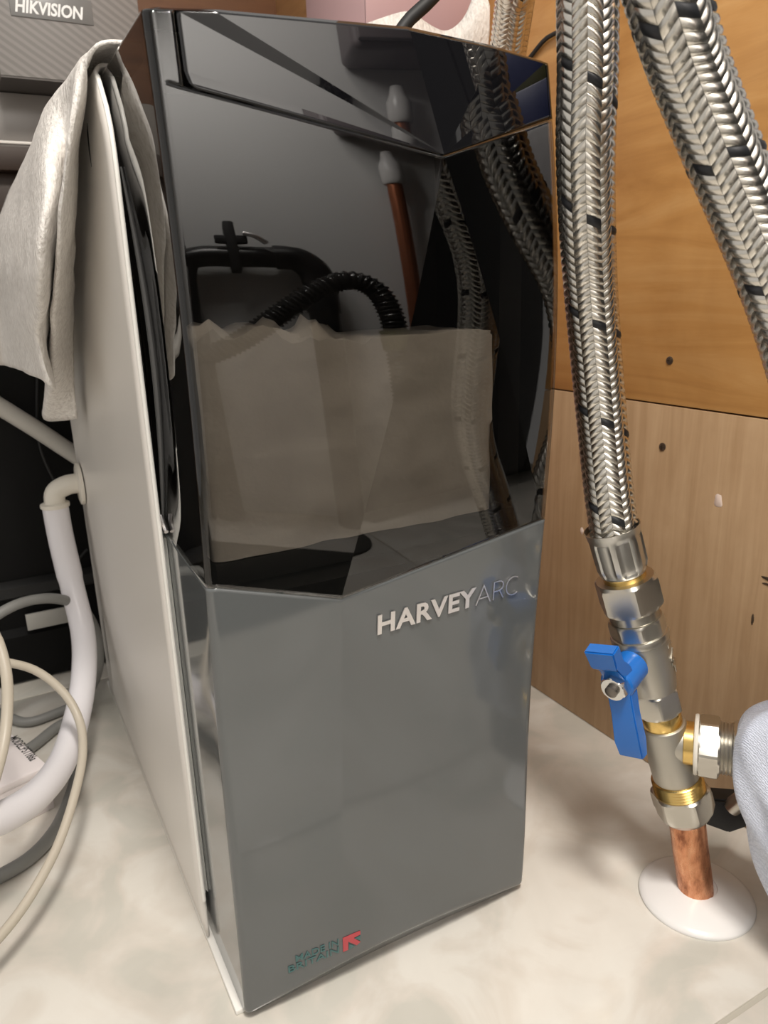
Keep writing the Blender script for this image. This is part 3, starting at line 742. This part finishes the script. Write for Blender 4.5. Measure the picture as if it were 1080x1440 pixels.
# overflow elbow and pipe
ov = thing('overflow_pipe', 'thick white overflow hose curving down from the cream elbow', 'pipe', (-.03,.40,.0))
el = tube('elbow', [(-.006,.405,.2330), (-.018,.405,.2325), (-.0285,.405,.2270), (-.0305,.405,.2150)], .0092, M_CREAM, ov, n=20, step=.002)
v, f = lathe_geo([(.016,0), (.0195,.0005), (.0195,.0035), (.016,.0045)], 32)
RY = Matrix.Rotation(-PI/2, 3, 'Y'); fg = obj('flange', [RY @ p + Vector((-.0048,.402,.2330)) for p in v], f, M_CREAM, ov)
v, f = lathe_geo([(.0108,.0), (.0128,.001), (.0128,.004), (.0108,.005)], 32); obj('collar_ring', [p + Vector((-.0305,.405,.2130)) for p in v], f, M_CREAM, ov)
OP = [(-.0305,.405,.2150), (-.0302,.400,.1850), (-.0280,.385,.1400), (-.0270,.360,.1020), (-.0345,.3227,.0791), (-.0475,.2827,.0618), (-.0647,.2314,.0571), (-.0839,.1853,.0652), (-.1039,.1527,.0770), (-.1223,.1318,.0913), (-.1479,.1168,.1121)]
tube('overflow_hose', OP, lambda t: .0106 if t > .16 else .0114, M_PIPEW, ov, n=24)
dp = tube('waste_tube', [(-.15,.478,.380), (-.1015,.478,.3378), (-.0600,.478,.3010), (-.0323,.478,.2766), (-.0032,.478,.2494), (.0182,.478,.2303), (.05,.478,.205)], .0085, mat('dull_white_tube', (.52,.50,.46), .4), None, n=20)
tag(dp, 'thin white tube slanting down behind the body in front of the black tub', 'pipe')
# cables
tag(tube('beige_cable', [(-.1207,.256,.1491), (-.0941,.251,.1411), (-.0719,.2522,.1267), (-.0554,.2429,.1069), (-.0486,.2272,.0882), (-.0515,.2013,.0762), (-.0610,.1750,.0650), (-.0760,.1480,.0500), (-.0930,.1250,.0400), (-.112,.105,.033), (-.14,.08,.03)], .0032, M_BEIGE, None, n=12), 'beige cable looping in front of the thick white overflow hose', 'cable')
tag(tube('beige_cable', [(-.1000,.205,.2200), (-.0961,.1994,.1956), (-.0913,.1915,.1796), (-.0900,.1790,.1614), (-.0932,.1682,.1416), (-.0988,.1540,.1252), (-.1082,.1310,.1117)], .0036, M_BEIGE, None, n=12), 'short beige cable hanging upright at the left edge over the white box', 'cable')
tag(tube('grey_cable', [(-.1244,.3337,.1290), (-.0899,.3441,.1441), (-.0668,.3559,.1457), (-.0436,.3651,.1391), (-.0222,.3929,.1149), (-.0120,.3991,.0832), (-.0140,.4000,.0500), (-.0240,.4120,.0200), (-.0400,.4138,.0070), (-.0584,.4083,.0055), (-.0844,.4046,.0055), (-.1021,.4274,.0055), (-.1327,.4825,.0055)], .0046, M_GCABLE, None, n=12), 'grey cable arching behind the thick white hose by the black tub', 'cable')
tag(tube('grey_cable', [(-.0300,.398,.0055), (-.0434,.3872,.0055), (-.0611,.3798,.0055), (-.0852,.3560,.0055), (-.1060,.3480,.0055), (-.135,.355,.0055)], .0050, M_GCABLE, None, n=12), 'thick grey cable on the floor running under the small white box', 'cable')
tag(tube('grey_cable', [(-.045,.33,.006), (-.0537,.2936,.0058), (-.0623,.2612,.0055), (-.0768,.2250,.0055), (-.0962,.2010,.0055), (-.1179,.1909,.0055), (-.1446,.1859,.0055), (-.2,.19,.0055)], .0052, M_GCABLE, None, n=12), 'thick grey cable lying on the floor under the thick white hose', 'cable')
# small white carton
sb = thing('small_carton', 'small white carton with black print on the floor beneath the thick white hose', 'box', (-.13,.31,0))
Rb = Matrix.Rotation(math.radians(19), 3, 'Z'); O = Vector((-.0752,.2600,0))
v, f = box_geo((-.12, 0, .0), (0, .078, .0405), .0012); obj('carton', [Rb @ p + O for p in v], f, M_CARD, sb)
v, f = box_geo((-.118, -.0007, .0345), (-.001, .0008, .0400), .0003); obj('flap', [Rb @ p + O for p in v], f, M_CARD, sb)
v, f = font_geo('MODEL:PST186a', 1, offset=.012); q = fit(v, 0, .0480, 0, .0074)
Rt = Matrix.Rotation(math.radians(-74), 3, 'Z'); obj('lettering', [Rt @ Vector((a, b, 0)) + Vector((-.1005,.3180,.0407)) for a, b in q], f, M_INKB, sb, smooth=False)

# behind the top: pink carton, foam, cable
pk = thing('pink_carton', 'tall pink carton standing behind the softener by the wooden wall', 'box', (.32,.36,0))
box('carton', (.255,.30,0), (.372,.42,.70), M_PINK, pk, bev=.0015); box('carton_flap', (.255,.2975,.60), (.372,.2995,.70), M_PINK, pk, bev=.0004)
top = [(.205,.575), (.2186,.5881), (.2401,.5985), (.2718,.6090), (.292,.6055), (.3114,.6010), (.326,.609), (.3391,.628), (.352,.64)]
tp = catmull([(a, 0, b) for a, b in top], 60); vs = []
for p in tp:
    for j in range(14):
        z = p.z - (p.z-.40)*j/13; vs.append((p.x, .262 + .010*noise.noise(Vector((p.x*30, z*22, 2))) + (.006 if j == 0 else 0), z))
fb = obj('foam_sheet', vs, grid_faces(60, 14), M_FOAM, None, ang=80, recalc=False); solidify(fb, .002, 0)
tag(fb, 'crumpled white foam sheet in front of the pink carton behind the softener', 'packing foam')
tag(tube('black_cable', [(.14,.13,.500), (.1600,.1160,.5200), (.1735,.1102,.5372), (.1843,.1087,.5499), (.1951,.1059,.5589), (.2087,.1033,.5727), (.226,.095,.60), (.235,.07,.66)], .0040, M_BLACKM, None, n=12), 'black cable rising from the top of the softener', 'cable')
tag(tube('black_cable', [(.3745,.30,.55), (.3745,.2366,.5777), (.3745,.2141,.5876), (.3745,.1952,.5890), (.3745,.15,.592)], .0018, M_BLACKM, None, n=8), 'thin black cable along the wooden wall behind the softener', 'cable')

# ---------------------------------------------------------------- opposite side, seen mirrored in the gloss
wp = thing('waste_pipe', 'black waste pipe with bend mirrored in the smoked window', 'pipe', (.05,-.72,0))
tube('pipe_run', [(-.026,-.715,.42), (-.026,-.715,.49), (-.018,-.715,.522), (.006,-.715,.532), (.05,-.715,.533), (.10,-.715,.533), (.118,-.715,.533)], .021, M_BLACK, wp, n=24)
tube('pipe_socket', [(.100,-.715,.533), (.118,-.715,.533)], .0245, M_BLACK, wp, n=24, smooth_path=False)
tube('pipe_bend', [(.110,-.715,.533), (.130,-.715,.530), (.148,-.715,.510), (.154,-.715,.48), (.154,-.715,.42)], .0235, M_BLACK, wp, n=24)
tube('pipe_drop', [(.154,-.715,.43), (.154,-.715,.2), (.154,-.715,-.0)], .021, M_BLACK, wp, n=20)
tube('pipe_leg', [(-.026,-.715,.43), (-.026,-.715,.2), (-.026,-.715,0)], .021, M_BLACK, wp, n=20)
box('clamp', (.040,-.742,.502), (.054,-.688,.600), M_BLACKM, wp, bev=.003)
box('clamp_wing', (.026,-.705,.556), (.068,-.690,.572), M_BLACKM, wp, bev=.003)
tube('clamp_screw', [(.064,-.688,.575), (.078,-.686,.570), (.092,-.688,.556)], .0045, M_CHROME, wp, n=10)
cx = thing('corrugated_hose', 'black corrugated waste hose mirrored in the smoked window', 'hose', (.235,-.63,0))
pts = even(catmull([(-.06,-.63,.31), (-.01,-.63,.335), (.027,-.63,.358), (.06,-.63,.387), (.094,-.63,.420), (.13,-.63,.452), (.165,-.63,.474), (.190,-.63,.476), (.213,-.63,.458), (.226,-.63,.42), (.231,-.63,.36), (.235,-.63,.2), (.235,-.63,.0)], 400), .0022)
v, f = tube_geo(pts, lambda t: .0165 + .0022*math.sin(t*2*PI*len(pts)/3.4), 18); obj('hose_body', v, f, mat('corrugated_plastic', (.02,.02,.02), .22), cx, ang=80)
tube('hose_ring', [(.229,-.63,.385), (.232,-.63,.35)], .0205, mat('olive_band', (.10,.11,.012), .4), cx, n=20, smooth_path=False)
c2 = thing('copper_riser', 'upright copper pipe with white cap mirrored in the smoked window', 'pipe', (.287,-.72,0))
tube('pipe', [(.284,-.72,.0), (.284,-.72,.3), (.286,-.72,.50), (.290,-.72,.70)], .0115, M_COPPERPAINT, c2, n=16)
v, f = lathe_geo([(.014,.695), (.017,.70), (.017,.735), (.012,.748), (.009,.765)], 24); obj('cap', [p + Vector((.290,-.72,0)) for p in v], f, M_CERAM, c2)
wc = thing('wall_cupboard', 'dark mauve wall cupboard mirrored in the top lid', 'cupboard', (.33,-.70,.805))
M_MAUVE = mat('mauve_laminate', (.16,.135,.14), .45)
box('carcass', (.225,-.749,.805), (.52,-.660,1.25), M_MAUVE, wc, bev=.012, seg=4)
box('door', (.232,-.6595,.815), (.335,-.648,1.24), M_MAUVE, wc, bev=.003); box('door', (.338,-.6595,.815), (.512,-.648,1.24), M_MAUVE, wc, bev=.003)
bk = thing('added_black_cabinet', 'unseen matt black cabinet added to darken the triangle mirrored in the window', 'cabinet', (.68,-.60,0))  # added out of view so the window's middle facet mirrors black
box('carcass', (.400,-.749,.02), (.98,-.44,1.30), M_BLACKM, bk, bev=.004)
box('door', (.404,-.4395,.03), (.688,-.425,1.29), M_BLACKM, bk, bev=.003); box('door', (.692,-.4395,.03), (.976,-.425,1.29), M_BLACKM, bk, bev=.003)
box('plinth', (.42,-.74,0), (.96,-.46,.0198), M_BLACKM, bk, bev=.001)

# blue and white packet added on the wall to mirror as a bottle label
pkt = thing('packet', 'blue and white packet added on the wooden wall, stand-in for a mirrored bottle label', 'packet', (.366,-.085,.47))
M_OLV = mat('packet_olive', (.10,.10,.02), .45); M_PBL = mat('packet_blue', (.025,.04,.16), .4); M_PWH = mat('packet_white', (.38,.37,.38), .5)
box('lower_pouch', (.352,-.113,.450), (.3770,-.052,.5395), M_PWH, pkt, bev=.004); box('blue_band', (.352,-.113,.5395), (.3770,-.052,.572), M_PBL, pkt, bev=.002); box('top_band', (.356,-.113,.572), (.3770,-.052,.612), M_OLV, pkt, bev=.004)

# dark mat added out of view, darkening the reflection along the window foot
vs = []; x0, x1, y0, y1, r = -.42, .385, -.600, -.365, .03
for z, e in ((.0, .0), (.004, .0), (.006, .003)):
    for cx_, cy_, a0 in ((x0+r, y0+r, PI), (x1-r, y0+r, 1.5*PI), (x1-r, y1-r, 0), (x0+r, y1-r, .5*PI)):
        for i in range(9):
            a = a0 + PI/2*i/8; vs.append((cx_ + (r-e)*math.cos(a), cy_ + (r-e)*math.sin(a), z))
fs = [(i*36+k, i*36+(k+1)%36, (i+1)*36+(k+1)%36, (i+1)*36+k) for i in range(2) for k in range(36)] + [tuple(range(36))[::-1], tuple(72+k for k in range(36))]
tag(obj('added_floor_mat', vs, fs, mat('dark_mat', (.028,.030,.026), .8), None), 'unseen dark mat added on the floor to darken the foot of the window', 'mat')
